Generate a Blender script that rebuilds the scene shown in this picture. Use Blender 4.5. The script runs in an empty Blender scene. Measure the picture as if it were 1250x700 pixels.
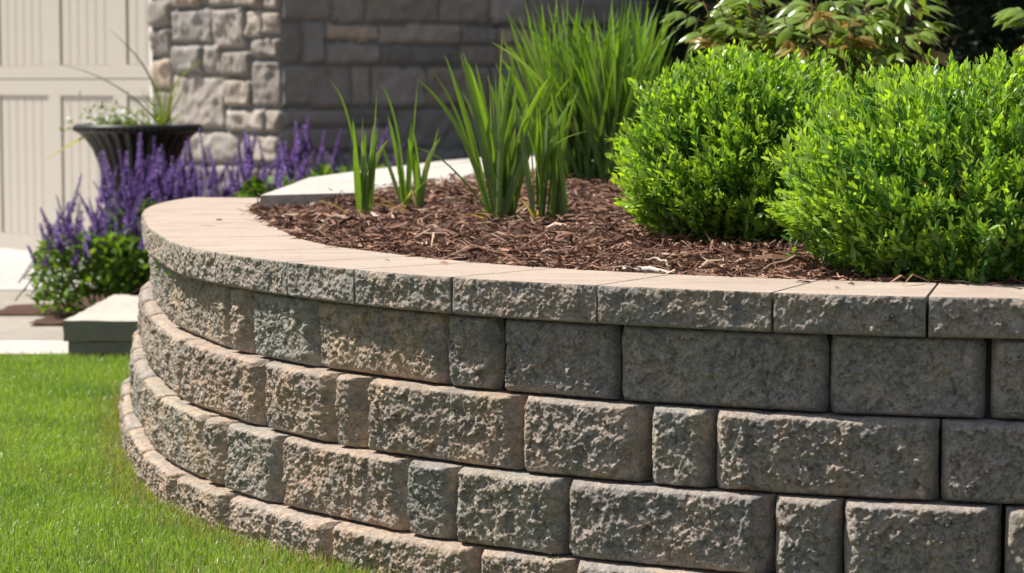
import bpy, math, random
import numpy as np
from mathutils import Vector

# ------------------------------------------------------------------ camera, world, sun, exposure
SC = bpy.context.scene
COL = SC.collection
SC.render.engine = 'CYCLES'
CZ, PITCH, FPX = 1.006, 0.0819, 3000.0
cam = bpy.data.cameras.new('Camera')
camo = bpy.data.objects.new('Camera', cam)
COL.objects.link(camo)
camo.location = (0, 0, CZ)
camo.rotation_euler = (math.pi / 2 - PITCH, 0, 0)
cam.sensor_width = 36.0
cam.lens = FPX / 1250 * 36.0
cam.clip_start, cam.clip_end = 0.1, 500
cam.dof.use_dof = True
cam.dof.focus_distance = 5.15
cam.dof.aperture_fstop = 5.8
cam.dof.aperture_blades = 7
SC.camera = camo

SUN_EL = math.radians(57)
SX, SY = -0.95, 0.31
n_ = math.hypot(SX, SY)
SDIR = Vector((SX / n_ * math.cos(SUN_EL), SY / n_ * math.cos(SUN_EL), math.sin(SUN_EL)))
world = bpy.data.worlds.new('World')
SC.world = world
world.use_nodes = True
wn = world.node_tree
sky = wn.nodes.new('ShaderNodeTexSky')
sky.sky_type = 'NISHITA'
sky.sun_disc = False
sky.sun_elevation = SUN_EL
sky.sun_rotation = math.atan2(SX, SY)
wn.nodes['Background'].inputs['Strength'].default_value = 0.075
hs_ = wn.nodes.new('ShaderNodeHueSaturation')
hs_.inputs['Saturation'].default_value = 0.55
wn.links.new(sky.outputs['Color'], hs_.inputs['Color'])
wn.links.new(hs_.outputs['Color'], wn.nodes['Background'].inputs['Color'])
sun = bpy.data.lights.new('Sun', 'SUN')
sun.energy = 5.0
sun.angle = math.radians(0.5)
sun.color = (1.0, 0.94, 0.85)
suno = bpy.data.objects.new('Sun', sun)
COL.objects.link(suno)
suno.location = (-4, 4, 8)
suno.rotation_euler = SDIR.to_track_quat('Z', 'Y').to_euler()
SC.view_settings.view_transform = 'Standard'
SC.view_settings.look = 'None'
SC.view_settings.exposure = 0.62
SC.view_settings.gamma = 1.0
SC.view_settings.use_curve_mapping = False
SC.cycles.use_denoising = True
SC.cycles.max_bounces = 8
SC.cycles.transmission_bounces = 6
SC.cycles.diffuse_bounces = 4

# ------------------------------------------------------------------ noise
def _hash(ix, iy, iz, seed):
    h = (ix.astype(np.int64) * 374761393 + iy.astype(np.int64) * 668265263 + iz.astype(np.int64) * 2147483647 + seed * 974634777) & 0xFFFFFFFF
    h = ((h ^ (h >> 13)) * 1274126177) & 0xFFFFFFFF
    h = (h ^ (h >> 16)) & 0xFFFFFFFF
    h = (h * 2246822519) & 0xFFFFFFFF
    h = h ^ (h >> 15)
    return (h & 0xFFFFFF).astype(np.float64) / 0xFFFFFF

def vnoise(P, seed=0):
    P = np.asarray(P, float)
    i = np.floor(P).astype(np.int64)
    f = P - i
    f = f * f * f * (f * (f * 6 - 15) + 10)
    r = 0
    for dx in (0, 1):
        for dy in (0, 1):
            for dz in (0, 1):
                w = (f[..., 0] if dx else 1 - f[..., 0]) * (f[..., 1] if dy else 1 - f[..., 1]) * (f[..., 2] if dz else 1 - f[..., 2])
                r = r + w * _hash(i[..., 0] + dx, i[..., 1] + dy, i[..., 2] + dz, seed)
    return r * 2 - 1

ROT = np.array([[0.36, 0.48, -0.8], [-0.8, 0.6, 0.0], [0.48, 0.64, 0.6]])
def fbm(P, octv=4, seed=0, gain=0.5, ridged=False):
    P = np.asarray(P, float) @ ROT.T
    a, s, t = 1.0, 0.0, 0.0
    for o in range(octv):
        v = vnoise(P, seed + o * 17)
        if ridged:
            v = 1 - 2 * np.abs(v) * 1.3
        s = s + a * v
        t += a
        a *= gain
        P = (P * 2.03) @ ROT.T + 11.7
    return s / t

def sstep(a, b, x):
    t = np.clip((x - a) / (b - a), 0, 1)
    return t * t * (3 - 2 * t)

# ------------------------------------------------------------------ mesh helpers
class MB:
    """collects vertices / faces with material index and one colour per vertex"""
    def __init__(s):
        s.v, s.c, s.f3, s.f4, s.m3, s.m4, s.n = [], [], [], [], [], [], 0
    def add(s, v, q=None, t=None, col=None, mat=0):
        v = np.asarray(v, float).reshape(-1, 3)
        s.v.append(v)
        if col is None:
            col = np.ones((len(v), 3))
        col = np.broadcast_to(np.asarray(col, float), (len(v), 3))
        s.c.append(col)
        if q is not None and len(q):
            q = np.asarray(q, np.int64).reshape(-1, 4) + s.n
            s.f4.append(q); s.m4.append(np.full(len(q), mat))
        if t is not None and len(t):
            t = np.asarray(t, np.int64).reshape(-1, 3) + s.n
            s.f3.append(t); s.m3.append(np.full(len(t), mat))
        s.n += len(v)
    def box(s, c, size, rz=0.0, col=None, mat=0):
        x, y, z = [k / 2 for k in size]
        v = np.array([(a * x, b * y, d * z) for a in (-1, 1) for b in (-1, 1) for d in (-1, 1)])
        R = np.array([[math.cos(rz), -math.sin(rz), 0], [math.sin(rz), math.cos(rz), 0], [0, 0, 1]])
        s.add(v @ R.T + np.array(c), [(0, 1, 3, 2), (4, 6, 7, 5), (0, 4, 5, 1), (2, 3, 7, 6), (0, 2, 6, 4), (1, 5, 7, 3)], col=col, mat=mat)
    def tube(s, pts, rad, n=6, col=None, mat=0):
        pts = np.asarray(pts, float)
        rad = np.broadcast_to(np.asarray(rad, float), (len(pts),))
        T = np.gradient(pts, axis=0)
        T /= np.linalg.norm(T, axis=1)[:, None] + 1e-12
        ref = np.array([0.31, 0.2, 0.93]) if abs(T[0, 2]) < 0.8 else np.array([1.0, 0.1, 0])
        A = np.cross(T, ref); A /= np.linalg.norm(A, axis=1)[:, None]
        B = np.cross(T, A)
        a = np.arange(n) / n * 2 * math.pi
        V = pts[:, None] + rad[:, None, None] * (np.cos(a)[None, :, None] * A[:, None] + np.sin(a)[None, :, None] * B[:, None])
        q = []
        for i in range(len(pts) - 1):
            for j in range(n):
                k = (j + 1) % n
                q.append((i * n + j, i * n + k, (i + 1) * n + k, (i + 1) * n + j))
        t = [(0, j + 1, j) for j in range(1, n - 1)] + [((len(pts) - 1) * n, (len(pts) - 1) * n + j, (len(pts) - 1) * n + j + 1) for j in range(1, n - 1)]
        s.add(V.reshape(-1, 3), q, t, col, mat)
    def build(s, name, mats, parent=None, origin=None, smooth=True, color=None):
        V = np.vstack(s.v)
        C_ = np.vstack(s.c)
        po = np.array(parent.location) if parent is not None and parent.parent is None else np.zeros(3)
        if parent is not None and parent.parent is not None:
            po = np.array(parent.location) + np.array(parent.parent.location)
        o = po if origin is None else np.asarray(origin, float)
        me = bpy.data.meshes.new(name)
        q = np.vstack(s.f4) if s.f4 else np.zeros((0, 4), np.int64)
        t = np.vstack(s.f3) if s.f3 else np.zeros((0, 3), np.int64)
        mi = np.concatenate([np.concatenate(s.m4) if s.m4 else np.zeros(0), np.concatenate(s.m3) if s.m3 else np.zeros(0)]).astype(np.int32)
        me.vertices.add(len(V))
        me.vertices.foreach_set('co', (V - o).astype(np.float32).ravel())
        nl = len(q) * 4 + len(t) * 3
        me.loops.add(nl)
        me.loops.foreach_set('vertex_index', np.concatenate([q.ravel(), t.ravel()]).astype(np.int32))
        nf = len(q) + len(t)
        me.polygons.add(nf)
        ls = np.concatenate([np.arange(len(q)) * 4, len(q) * 4 + np.arange(len(t)) * 3]).astype(np.int32)
        me.polygons.foreach_set('loop_start', ls)
        me.polygons.foreach_set('material_index', mi)
        me.polygons.foreach_set('use_smooth', np.full(nf, smooth))
        a = me.color_attributes.new('tint', 'FLOAT_COLOR', 'POINT')
        a.data.foreach_set('color', np.hstack([C_, np.ones((len(C_), 1))]).astype(np.float32).ravel())
        me.update(calc_edges=True)
        me.validate()
        for m in (mats if isinstance(mats, (list, tuple)) else [mats]):
            me.materials.append(m)
        ob = bpy.data.objects.new(name, me)
        COL.objects.link(ob)
        ob.location = Vector(o - po)
        if parent is not None:
            ob.parent = parent
        if color is not None:
            ob.color = (*color, 1)
        return ob

def thing(name, label, cat, loc=(0, 0, 0), group=None):
    o = bpy.data.objects.new(name, None)
    o.empty_display_size = 0.1
    COL.objects.link(o)
    o.location = loc
    return tag(o, label, cat, group)

def tag(o, label, cat, group=None):
    o['label'] = label
    o['category'] = cat
    if group:
        o['group'] = group
    return o

def kind(o, k, label=None, cat=None):
    o['kind'] = k
    if label:
        o['label'] = label
    if cat:
        o['category'] = cat
    return o

def gridq(nu, nv):
    i = np.arange(nu - 1)[:, None] * nv + np.arange(nv - 1)[None, :]
    return np.stack([i, i + nv, i + nv + 1, i + 1], -1).reshape(-1, 4)

# ------------------------------------------------------------------ materials
class NT:
    def __init__(s, name):
        s.m = bpy.data.materials.new(name)
        s.m.use_nodes = True
        s.t = s.m.node_tree
        s.b = s.t.nodes['Principled BSDF']
        s.out = s.t.nodes['Material Output']
    def n(s, typ, **kw):
        o = s.t.nodes.new('ShaderNode' + typ)
        for k, v in kw.items():
            setattr(o, k, v)
        return o
    def l(s, a, b):
        s.t.links.new(a, b)
    def noise(s, scale, detail=4, rough=0.55, vec=None, dist=0.0):
        o = s.n('TexNoise')
        o.inputs['Scale'].default_value = scale
        o.inputs['Detail'].default_value = detail
        o.inputs['Roughness'].default_value = rough
        o.inputs['Distortion'].default_value = dist
        if vec is not None:
            s.l(vec, o.inputs['Vector'])
        return o.outputs['Fac']
    def ramp(s, fac, stops):
        o = s.n('ValToRGB')
        e = o.color_ramp.elements
        while len(e) < len(stops):
            e.new(0.5)
        for k, (p, c) in enumerate(stops):
            e[k].position = p
            e[k].color = (*c, 1) if len(c) == 3 else c
        s.l(fac, o.inputs['Fac'])
        return o.outputs['Color']
    def mix(s, fac, a, b, blend='MIX'):
        o = s.n('Mix', data_type='RGBA', blend_type=blend)
        for sock, v in ((o.inputs[0], fac), (o.inputs[6], a), (o.inputs[7], b)):
            if hasattr(v, 'links'):
                s.l(v, sock)
            elif isinstance(v, (int, float)):
                sock.default_value = v
            else:
                sock.default_value = (*v, 1)
        return o.outputs[2]
    def math(s, op, a, b=0.0):
        o = s.n('Math', operation=op)
        for k, v in ((0, a), (1, b)):
            if hasattr(v, 'links'):
                s.l(v, o.inputs[k])
            else:
                o.inputs[k].default_value = v
        return o.outputs[0]
    def bump(s, h, strength=0.5, dist=0.002, prev=None):
        o = s.n('Bump')
        o.inputs['Strength'].default_value = strength
        o.inputs['Distance'].default_value = dist
        s.l(h, o.inputs['Height'])
        if prev is not None:
            s.l(prev, o.inputs['Normal'])
        return o.outputs['Normal']
    def pos(s):
        return s.n('NewGeometry').outputs['Position']
    def tint(s):
        return s.n('VertexColor', layer_name='tint').outputs['Color']
    def set(s, **kw):
        for k, v in kw.items():
            k = {'base': 'Base Color', 'rough': 'Roughness', 'normal': 'Normal', 'spec': 'Specular IOR Level', 'metal': 'Metallic', 'coat': 'Coat Weight'}[k]
            if hasattr(v, 'links'):
                s.l(v, s.b.inputs[k])
            elif isinstance(v, tuple):
                s.b.inputs[k].default_value = (*v, 1)
            else:
                s.b.inputs[k].default_value = v
        return s.m

def mat_block(name, cap=False):
    t = NT(name)
    P = t.pos()
    oc = t.n('ObjectInfo').outputs['Color']
    big = t.ramp(t.noise(11, 4, 0.6, P, 0.6), [(0.40, (0, 0, 0)), (0.60, (1, 1, 1))])
    grey = t.mix(0.62, oc, (0.295, 0.285, 0.275))
    tan = t.mix(0.35, oc, (0.52, 0.39, 0.29))
    c = t.mix(big, grey, tan)
    mid = t.noise(55, 5, 0.65, P)
    c = t.mix(t.ramp(mid, [(0.3, (0.0, 0, 0)), (0.75, (1, 1, 1))]), t.mix(1.0, c, (0.62, 0.62, 0.62), 'MULTIPLY'), t.mix(1.0, c, (1.32, 1.30, 1.25), 'MULTIPLY'))
    gr = t.ramp(t.noise(210, 6, 0.75, P), [(0.30, (0.55, 0.54, 0.53)), (0.5, (1, 1, 1)), (0.72, (1.5, 1.48, 1.44))])
    c = t.mix(1.0, c, gr, 'MULTIPLY')
    c = t.mix(t.ramp(t.noise(300, 3, 0.6, P), [(0.62, (0, 0, 0)), (0.70, (0.7, 0.7, 0.7))]), c, (0.60, 0.55, 0.48))
    c = t.mix(t.ramp(t.noise(240, 2, 0.5, P), [(0.26, (0.8, 0.8, 0.8)), (0.32, (0, 0, 0))]), c, (0.09, 0.085, 0.08))
    c = t.mix(t.ramp(t.noise(5.5, 5, 0.65, P, 1.0), [(0.56, (0, 0, 0)), (0.74, (0.55, 0.55, 0.55))]), c, (0.20, 0.175, 0.15))
    h = t.math('ADD', t.noise(170, 7, 0.75, P), t.math('MULTIPLY', t.noise(620, 4, 0.7, P), 0.55))
    vo = t.n('TexVoronoi', feature='F1'); vo.inputs['Scale'].default_value = 130
    t.l(P, vo.inputs['Vector'])
    nrm = t.bump(h, 1.0, 0.0030, t.bump(vo.outputs['Distance'], 0.5, 0.0035))
    return t.set(base=c, rough=0.93, spec=0.2, normal=nrm)

def mat_captop():
    t = NT('cap_stone_top')
    P = t.pos()
    oc = t.n('ObjectInfo').outputs['Color']
    mp = t.n('Mapping'); mp.inputs['Scale'].default_value = (2.2, 16, 5)
    t.l(P, mp.inputs['Vector'])
    c = t.ramp(t.noise(1.6, 5, 0.6, mp.outputs[0]), [(0.25, (0.30, 0.225, 0.175)), (0.5, (0.40, 0.315, 0.255)), (0.75, (0.49, 0.42, 0.365))])
    c = t.mix(0.2, c, oc)
    c = t.mix(t.ramp(t.noise(9, 4, 0.6, P), [(0.35, (0, 0, 0)), (0.75, (0.45, 0.45, 0.45))]), c, (0.42, 0.35, 0.30))
    c = t.mix(t.ramp(t.noise(3.2, 6, 0.65, P, 0.8), [(0.50, (0, 0, 0)), (0.72, (0.5, 0.5, 0.5))]), c, (0.26, 0.20, 0.165))
    c = t.mix(1.0, c, t.ramp(t.noise(190, 5, 0.7, P), [(0.3, (0.78, 0.77, 0.76)), (0.7, (1.2, 1.2, 1.2))]), 'MULTIPLY')
    c = t.mix(t.ramp(t.noise(500, 2, 0.5, P), [(0.60, (0, 0, 0)), (0.72, (0.5, 0.5, 0.5))]), c, (0.22, 0.17, 0.14))
    c = t.mix(t.ramp(t.noise(24, 3, 0.6, P), [(0.70, (0, 0, 0)), (0.76, (0.55, 0.55, 0.55))]), c, (0.62, 0.58, 0.54))
    c = t.mix(t.ramp(t.noise(31, 2, 0.5, P, 0.3), [(0.22, (0.7, 0.7, 0.7)), (0.28, (0, 0, 0))]), c, (0.20, 0.15, 0.12))
    return t.set(base=c, rough=0.85, spec=0.3, normal=t.bump(t.noise(420, 4, 0.6, P), 0.35, 0.0012))

def mat_tint(name, rough=0.8, spec=0.3, bscale=200, bstr=0.3, bdist=0.002, var=0.3, vscale=40):
    """material that takes the mesh's own colour attribute and breaks it up a little"""
    t = NT(name)
    P = t.pos()
    c = t.tint()
    nz = t.noise(vscale, 5, 0.6, P)
    c = t.mix(nz, t.mix(1.0, c, (1 - var,) * 3, 'MULTIPLY'), t.mix(1.0, c, (1 + var,) * 3, 'MULTIPLY'))
    return t.set(base=c, rough=rough, spec=spec, normal=t.bump(t.noise(bscale, 4, 0.65, P), bstr, bdist))

def mat_leaf(name, trans=0.45, tcol=(1.6, 1.5, 0.5), rough=0.42, spec=0.4):
    t = NT(name)
    c = t.tint()
    nz = t.noise(60, 3, 0.5, t.pos())
    c = t.mix(nz, t.mix(1.0, c, (0.8,) * 3, 'MULTIPLY'), t.mix(1.0, c, (1.2,) * 3, 'MULTIPLY'))
    t.set(base=c, rough=rough, spec=spec)
    tr = t.n('BsdfTranslucent')
    t.l(t.mix(1.0, c, tcol, 'MULTIPLY'), tr.inputs['Color'])
    mx = t.n('MixShader')
    mx.inputs[0].default_value = trans
    t.l(t.b.outputs[0], mx.inputs[1]); t.l(tr.outputs[0], mx.inputs[2])
    t.l(mx.outputs[0], t.out.inputs['Surface'])
    return t.m

def mat_plain(name, col, rough=0.6, spec=0.4, var=0.15, scale=8, bscale=150, bstr=0.2, metal=0.0):
    t = NT(name)
    P = t.pos()
    c = t.mix(t.noise(scale, 5, 0.6, P), tuple(k * (1 - var) for k in col), tuple(k * (1 + var) for k in col))
    return t.set(base=c, rough=rough, spec=spec, metal=metal, normal=t.bump(t.noise(bscale, 4, 0.6, P), bstr, 0.001))

def mat_conc(name, col):
    t = NT(name)
    P = t.pos()
    c = t.mix(t.noise(2.2, 6, 0.65, P, 0.5), tuple(k * 0.72 for k in col), tuple(k * 1.2 for k in col))
    c = t.mix(1.0, c, t.ramp(t.noise(26, 6, 0.7, P), [(0.3, (0.8, 0.79, 0.78)), (0.65, (1.1, 1.1, 1.1))]), 'MULTIPLY')
    c = t.mix(t.ramp(t.noise(8, 4, 0.6, P, 1.5), [(0.62, (0, 0, 0)), (0.72, (0.35, 0.35, 0.35))]), c, tuple(k * 0.5 for k in col))
    return t.set(base=c, rough=0.9, spec=0.25, normal=t.bump(t.noise(120, 5, 0.7, P), 0.5, 0.002))

M_BLOCK = mat_block('split_face_block')
M_CAPTOP = mat_captop()
M_STONE = mat_tint('house_stone', 0.9, 0.25, 90, 0.5, 0.006, 0.28, 14)
M_MULCH = mat_tint('bark_mulch', 0.85, 0.25, 260, 0.5, 0.002, 0.35, 90)
M_FILL = mat_plain('gravel_fill', (0.045, 0.042, 0.038), 0.95, 0.1, 0.4, 60, 120, 0.8)
M_SOIL = mat_plain('mulch_soil', (0.085, 0.05, 0.038), 0.95, 0.1, 0.5, 60, 120, 0.8)
M_LAWNSOIL = mat_plain('lawn_soil', (0.06, 0.065, 0.035), 0.95, 0.1, 0.4, 30, 120, 0.6)
M_GRASS = mat_leaf('grass_blade', 0.4, (1.5, 1.5, 0.5), 0.4, 0.5)
M_IRIS = mat_leaf('iris_leaf', 0.38, (1.7, 1.6, 0.45), 0.38, 0.45)
M_SHRUB = mat_leaf('shrub_leaf', 0.36, (1.8, 1.75, 0.4), 0.38, 0.5)
M_PEONY = mat_leaf('peony_leaf', 0.28, (1.6, 1.5, 0.5), 0.24, 0.6)
M_DARKLEAF = mat_leaf('evergreen_leaf', 0.15, (1.2, 1.2, 0.6), 0.55, 0.3)
M_SALVIA = mat_leaf('salvia_leaf', 0.35, (1.6, 1.5, 0.5), 0.55, 0.3)
M_PETAL = mat_leaf('petal', 0.35, (1.2, 1.1, 1.3), 0.6, 0.2)
M_BARK = mat_plain('bark', (0.11, 0.075, 0.05), 0.9, 0.2, 0.4, 60)
M_CONC = mat_conc('pale_concrete', (0.50, 0.475, 0.435))
M_CONCD = mat_conc('darker_concrete', (0.34, 0.305, 0.265))  # darker, browner concrete tone
M_DRIVE = mat_conc('drive_concrete', (0.46, 0.445, 0.425))
M_STEP = mat_conc('step_stone', (0.47, 0.44, 0.385))
M_STEPSHADE = mat_plain('step_stone_shaded_side', (0.23, 0.215, 0.19), 0.92, 0.2, 0.3, 14, 120, 0.8)  # darker step colour with the shade of the side faces painted in
M_DOOR = mat_plain('door_paint', (0.50, 0.455, 0.40), 0.5, 0.4, 0.03, 4, 60, 0.05)
M_TRIM = mat_plain('white_trim', (0.78, 0.77, 0.74), 0.5, 0.4, 0.03, 4)
M_URN = mat_plain('black_urn', (0.010, 0.010, 0.0105), 0.42, 0.45, 0.3, 20, 90, 0.25)
M_WIRE = mat_plain('dark_wire', (0.05, 0.05, 0.05), 0.5, 0.4)
M_GROUND = mat_plain('ground_earth', (0.095, 0.088, 0.065), 0.95, 0.1, 0.35, 3, 40, 0.5)

# ------------------------------------------------------------------ ground
def sheet(name, poly, z, m, k='structure', thick=0.0):
    b = MB()
    n = len(poly)
    top = [(x, y, z) for x, y in poly]
    b.add(top, t=[(0, i, i + 1) for i in range(1, n - 1)])
    if thick:
        v = top + [(x, y, z - thick) for x, y in poly]
        b.add(v, q=[(i, i + n, (i + 1) % n + n, (i + 1) % n) for i in range(n)])
    o = b.build(name, m, smooth=False)
    return kind(o, k)

sheet('ground', [(-150, -100), (150, -100), (150, 200), (-150, 200)], -0.03, M_GROUND)

# ------------------------------------------------------------------ retaining wall
ZC = 0.62
CAPH, BH, SETB, OFF1 = 0.076, 0.152, 0.031, -0.025
CTRL = np.array([[-1.1, 8.46], [-1.14, 8.214], [-1.154, 7.967], [-1.146, 7.718], [-1.123, 7.471], [-1.082, 7.224], [-1.043, 6.979], [-1.0, 6.734], [-0.947, 6.491], [-0.891, 6.248], [-0.827, 6.008], [-0.738, 5.777], [-0.622, 5.558], [-0.489, 5.349], [-0.34, 5.152], [-0.168, 4.973], [0.023, 4.819], [0.234, 4.691], [0.457, 4.578], [0.687, 4.493], [0.928, 4.438], [1.17, 4.377], [1.411, 4.318], [1.657, 4.278], [1.904, 4.25], [2.151, 4.23], [2.4, 4.22]])
def catmull(C, n=40):
    out = []
    Q = np.vstack([2 * C[0] - C[1], C, 2 * C[-1] - C[-2]])
    for i in range(1, len(Q) - 2):
        a, b, c, d = Q[i - 1], Q[i], Q[i + 1], Q[i + 2]
        t = np.linspace(0, 1, n, endpoint=False)[:, None]
        out.append(.5 * (2 * b + (c - a) * t + (2 * a - 5 * b + 4 * c - d) * t * t + (3 * b - a - 3 * c + d) * t ** 3))
    return np.vstack(out + [C[-1:]])
CRV = catmull(CTRL)
S_ = np.r_[0, np.cumsum(np.hypot(*np.diff(CRV, axis=0).T))]
TAN = np.gradient(CRV, axis=0); TAN /= np.linalg.norm(TAN, axis=1)[:, None]
ker = np.ones(25) / 25
for k in (0, 1):
    TAN[:, k] = np.convolve(np.pad(TAN[:, k], 12, mode='edge'), ker, 'valid')
TAN /= np.linalg.norm(TAN, axis=1)[:, None]
NRM = np.stack([TAN[:, 1], -TAN[:, 0]], 1)
SMAX = S_[-1]
def wp(s, off=0.0):
    s = np.asarray(s, float)
    p = np.stack([np.interp(s, S_, CRV[:, 0]), np.interp(s, S_, CRV[:, 1])], -1)
    n = np.stack([np.interp(s, S_, NRM[:, 0]), np.interp(s, S_, NRM[:, 1])], -1)
    n /= np.linalg.norm(n, axis=-1)[..., None]
    return p + n * off, n

def facets(p, seed, tilt):
    i = np.floor(p).astype(np.int64)
    best = np.full(p.shape[:-1], 9.0); val = np.zeros(p.shape[:-1])
    z = np.zeros_like(i[..., 0])
    for dx in (-1, 0, 1):
        for dy in (-1, 0, 1):
            a, b_ = i[..., 0] + dx, i[..., 1] + dy
            fx = a + _hash(a, b_, z, seed); fy = b_ + _hash(a, b_, z + 1, seed)
            ex, ey = p[..., 0] - fx, p[..., 1] - fy
            d = ex * ex + ey * ey
            h = _hash(a, b_, z + 2, seed) * 2 - 1 + tilt * (ex * (_hash(a, b_, z + 3, seed) * 2 - 1) + ey * (_hash(a, b_, z + 4, seed) * 2 - 1)) * 2
            m = d < best
            best = np.where(m, d, best); val = np.where(m, h, val)
    return val

def split_face(P3, du, dv, seed, amp=1.0, SU=None):
    """roughness of a split concrete face; P3 in metres, du/dv distance to the edges"""
    o = np.array([seed * 3.17, seed * 1.7, seed * 5.3])
    Q = P3 + o
    big = fbm(Q * 9, 2, 3)
    # broken facets: every cell is a small tilted plane, as split concrete leaves chips
    w = Q + 0.010 * np.stack([fbm(Q * 34 + 9 * k, 2, 50 + k) for k in range(3)], -1)
    med = fbm(w * 56, 3, 21, 0.66)
    fine = fbm(Q * 150, 2, 33, 0.7)
    c1 = facets(np.stack([SU + 0.010 * med, P3[..., 2] + 0.010 * fine], -1) * 40, seed, 0.85)
    c2 = facets(np.stack([SU, P3[..., 2]], -1) * 115 + 0.3 * np.stack([med, fine], -1), seed + 3, 0.9)
    d = 0.0090 * big + 0.0036 * c1 + 0.0042 * med + 0.0021 * c2 + 0.0020 * fine
    e = sstep(0.0, 0.022, np.minimum(du, dv))
    return d * (0.3 + 0.7 * e) * amp

def rnd_edge(d, r, depth):
    t = np.clip(1 - d / r, 0, 1)
    return depth * (1 - np.sqrt(np.clip(1 - t * t, 0, 1)))

wall = thing('retaining_wall', 'curved retaining wall of grey and tan split-face concrete blocks with pinkish cap stones', 'retaining wall', (0.2, 4.9, 0))

def closed_block(name, F, back, mats, color, mtop=None):
    """F: nu x nv x 3 front grid (v from bottom to top); back: same outline pushed back"""
    nu, nv = F.shape[:2]
    b = MB()
    b.add(F.reshape(-1, 3), gridq(nu, nv))
    ring = [(i, 0) for i in range(nu)] + [(nu - 1, j) for j in range(1, nv)] + [(i, nv - 1) for i in range(nu - 2, -1, -1)] + [(0, j) for j in range(nv - 2, 0, -1)]
    A = np.array([F[i, j] for i, j in ring]); B = np.array([back[i, j] for i, j in ring])
    n = len(ring)
    V = np.vstack([A, B])
    q = []; qt = []
    for i in range(n):
        k = (i + 1) % n
        f = (i, i + n, k + n, k)
        (qt if mtop is not None and ring[i][1] == nv - 1 and ring[k][1] == nv - 1 else q).append(f)
    b.add(V, q)
    if qt:
        b.add(V, qt, mat=mtop)
    c = B.mean(0)
    b.add(np.vstack([B, [c]]), t=[(i, n, (i + 1) % n) for i in range(n)])
    org = A.mean(0)
    return b.build(name, mats, wall, origin=org, color=color)

rs = random.Random(5)
def block(s0, s1, off, z0, z1, color, seed, name='wall_block'):
    a, na = wp(s0, off); c, nc = wp(s1, off)
    ch = c - a; L = np.linalg.norm(ch); ch /= L
    n = np.array([ch[1], -ch[0]])
    gap = 0.0042
    L2 = L - 2 * gap
    res = 0.0022 if 2.2 < s1 < 5.2 else 0.0042
    nu, nv = max(12, int(L2 / res)), int((z1 - z0) / res)
    u = np.linspace(0, L2, nu)[:, None] * np.ones((1, nv)); v = np.linspace(0, z1 - z0, nv)[None] * np.ones((nu, 1))
    H = z1 - z0
    base = a[None, None] + (u[..., None] + gap) * ch
    P3 = np.concatenate([base, (v + z0)[..., None]], -1)
    # wobbly, unequal rounding of the four edges
    wob = fbm(P3 * 22 + seed, 3, 5) * 0.5
    rl, rr = rs.uniform(0.018, 0.030), rs.uniform(0.026, 0.044)
    if s1 < 3.6:
        rl, rr = rl * 1.25, rr * 1.3
    rt, rb = rs.uniform(0.010, 0.018), rs.uniform(0.012, 0.022)
    du = np.minimum(u, L2 - u); dv = np.minimum(v, H - v)
    def side(dd, r, dep):
        return dep * np.clip(1 - dd / (r * (1 + 0.8 * wob)), 0, 1) ** 1.7
    ins = np.maximum.reduce([side(u, rl, rl * 1.15), side(L2 - u, rr, rr * 1.1), rnd_edge(v, rb * (1 + wob), rb * 0.8), rnd_edge(H - v, rt * (1 + wob), rt * 0.8)])
    # chipped corners
    cr = np.hypot(np.clip(0.03 - du, 0, 1), np.clip(0.03 - dv, 0, 1))
    ins = ins + 0.9 * np.clip(cr - 0.024, 0, 1) * (1 + wob)
    d = split_face(P3, du, dv, seed, 1.0, u + s0) - ins + 0.004 * (1 - ((u / L2 - 0.5) * 2) ** 2) + rs.uniform(-0.003, 0.004)
    # worn outline: edges do not run dead straight
    ev = 0.0022 * fbm(P3 * 40 + seed * 2, 3, 8)
    shu = np.where(u < L2 / 2, 1, -1) * np.clip(ev, 0, 1) * sstep(0.01, 0, du)
    F = np.concatenate([base + d[..., None] * n + shu[..., None] * ch, (z0 + v)[..., None]], -1)
    F[..., 2] += -np.clip(0.003 * fbm(P3 * 30 + seed, 2, 77), 0, 1) * sstep(0.012, 0, H - v)
    mid = (u[..., None] / L2 - 0.5) * L2
    back = np.concatenate([(a + c) / 2 + mid * 0.72 * ch - 0.16 * n + 0 * base, (z0 + v)[..., None]], -1)
    return closed_block(name, F, back, [M_BLOCK], color)

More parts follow.
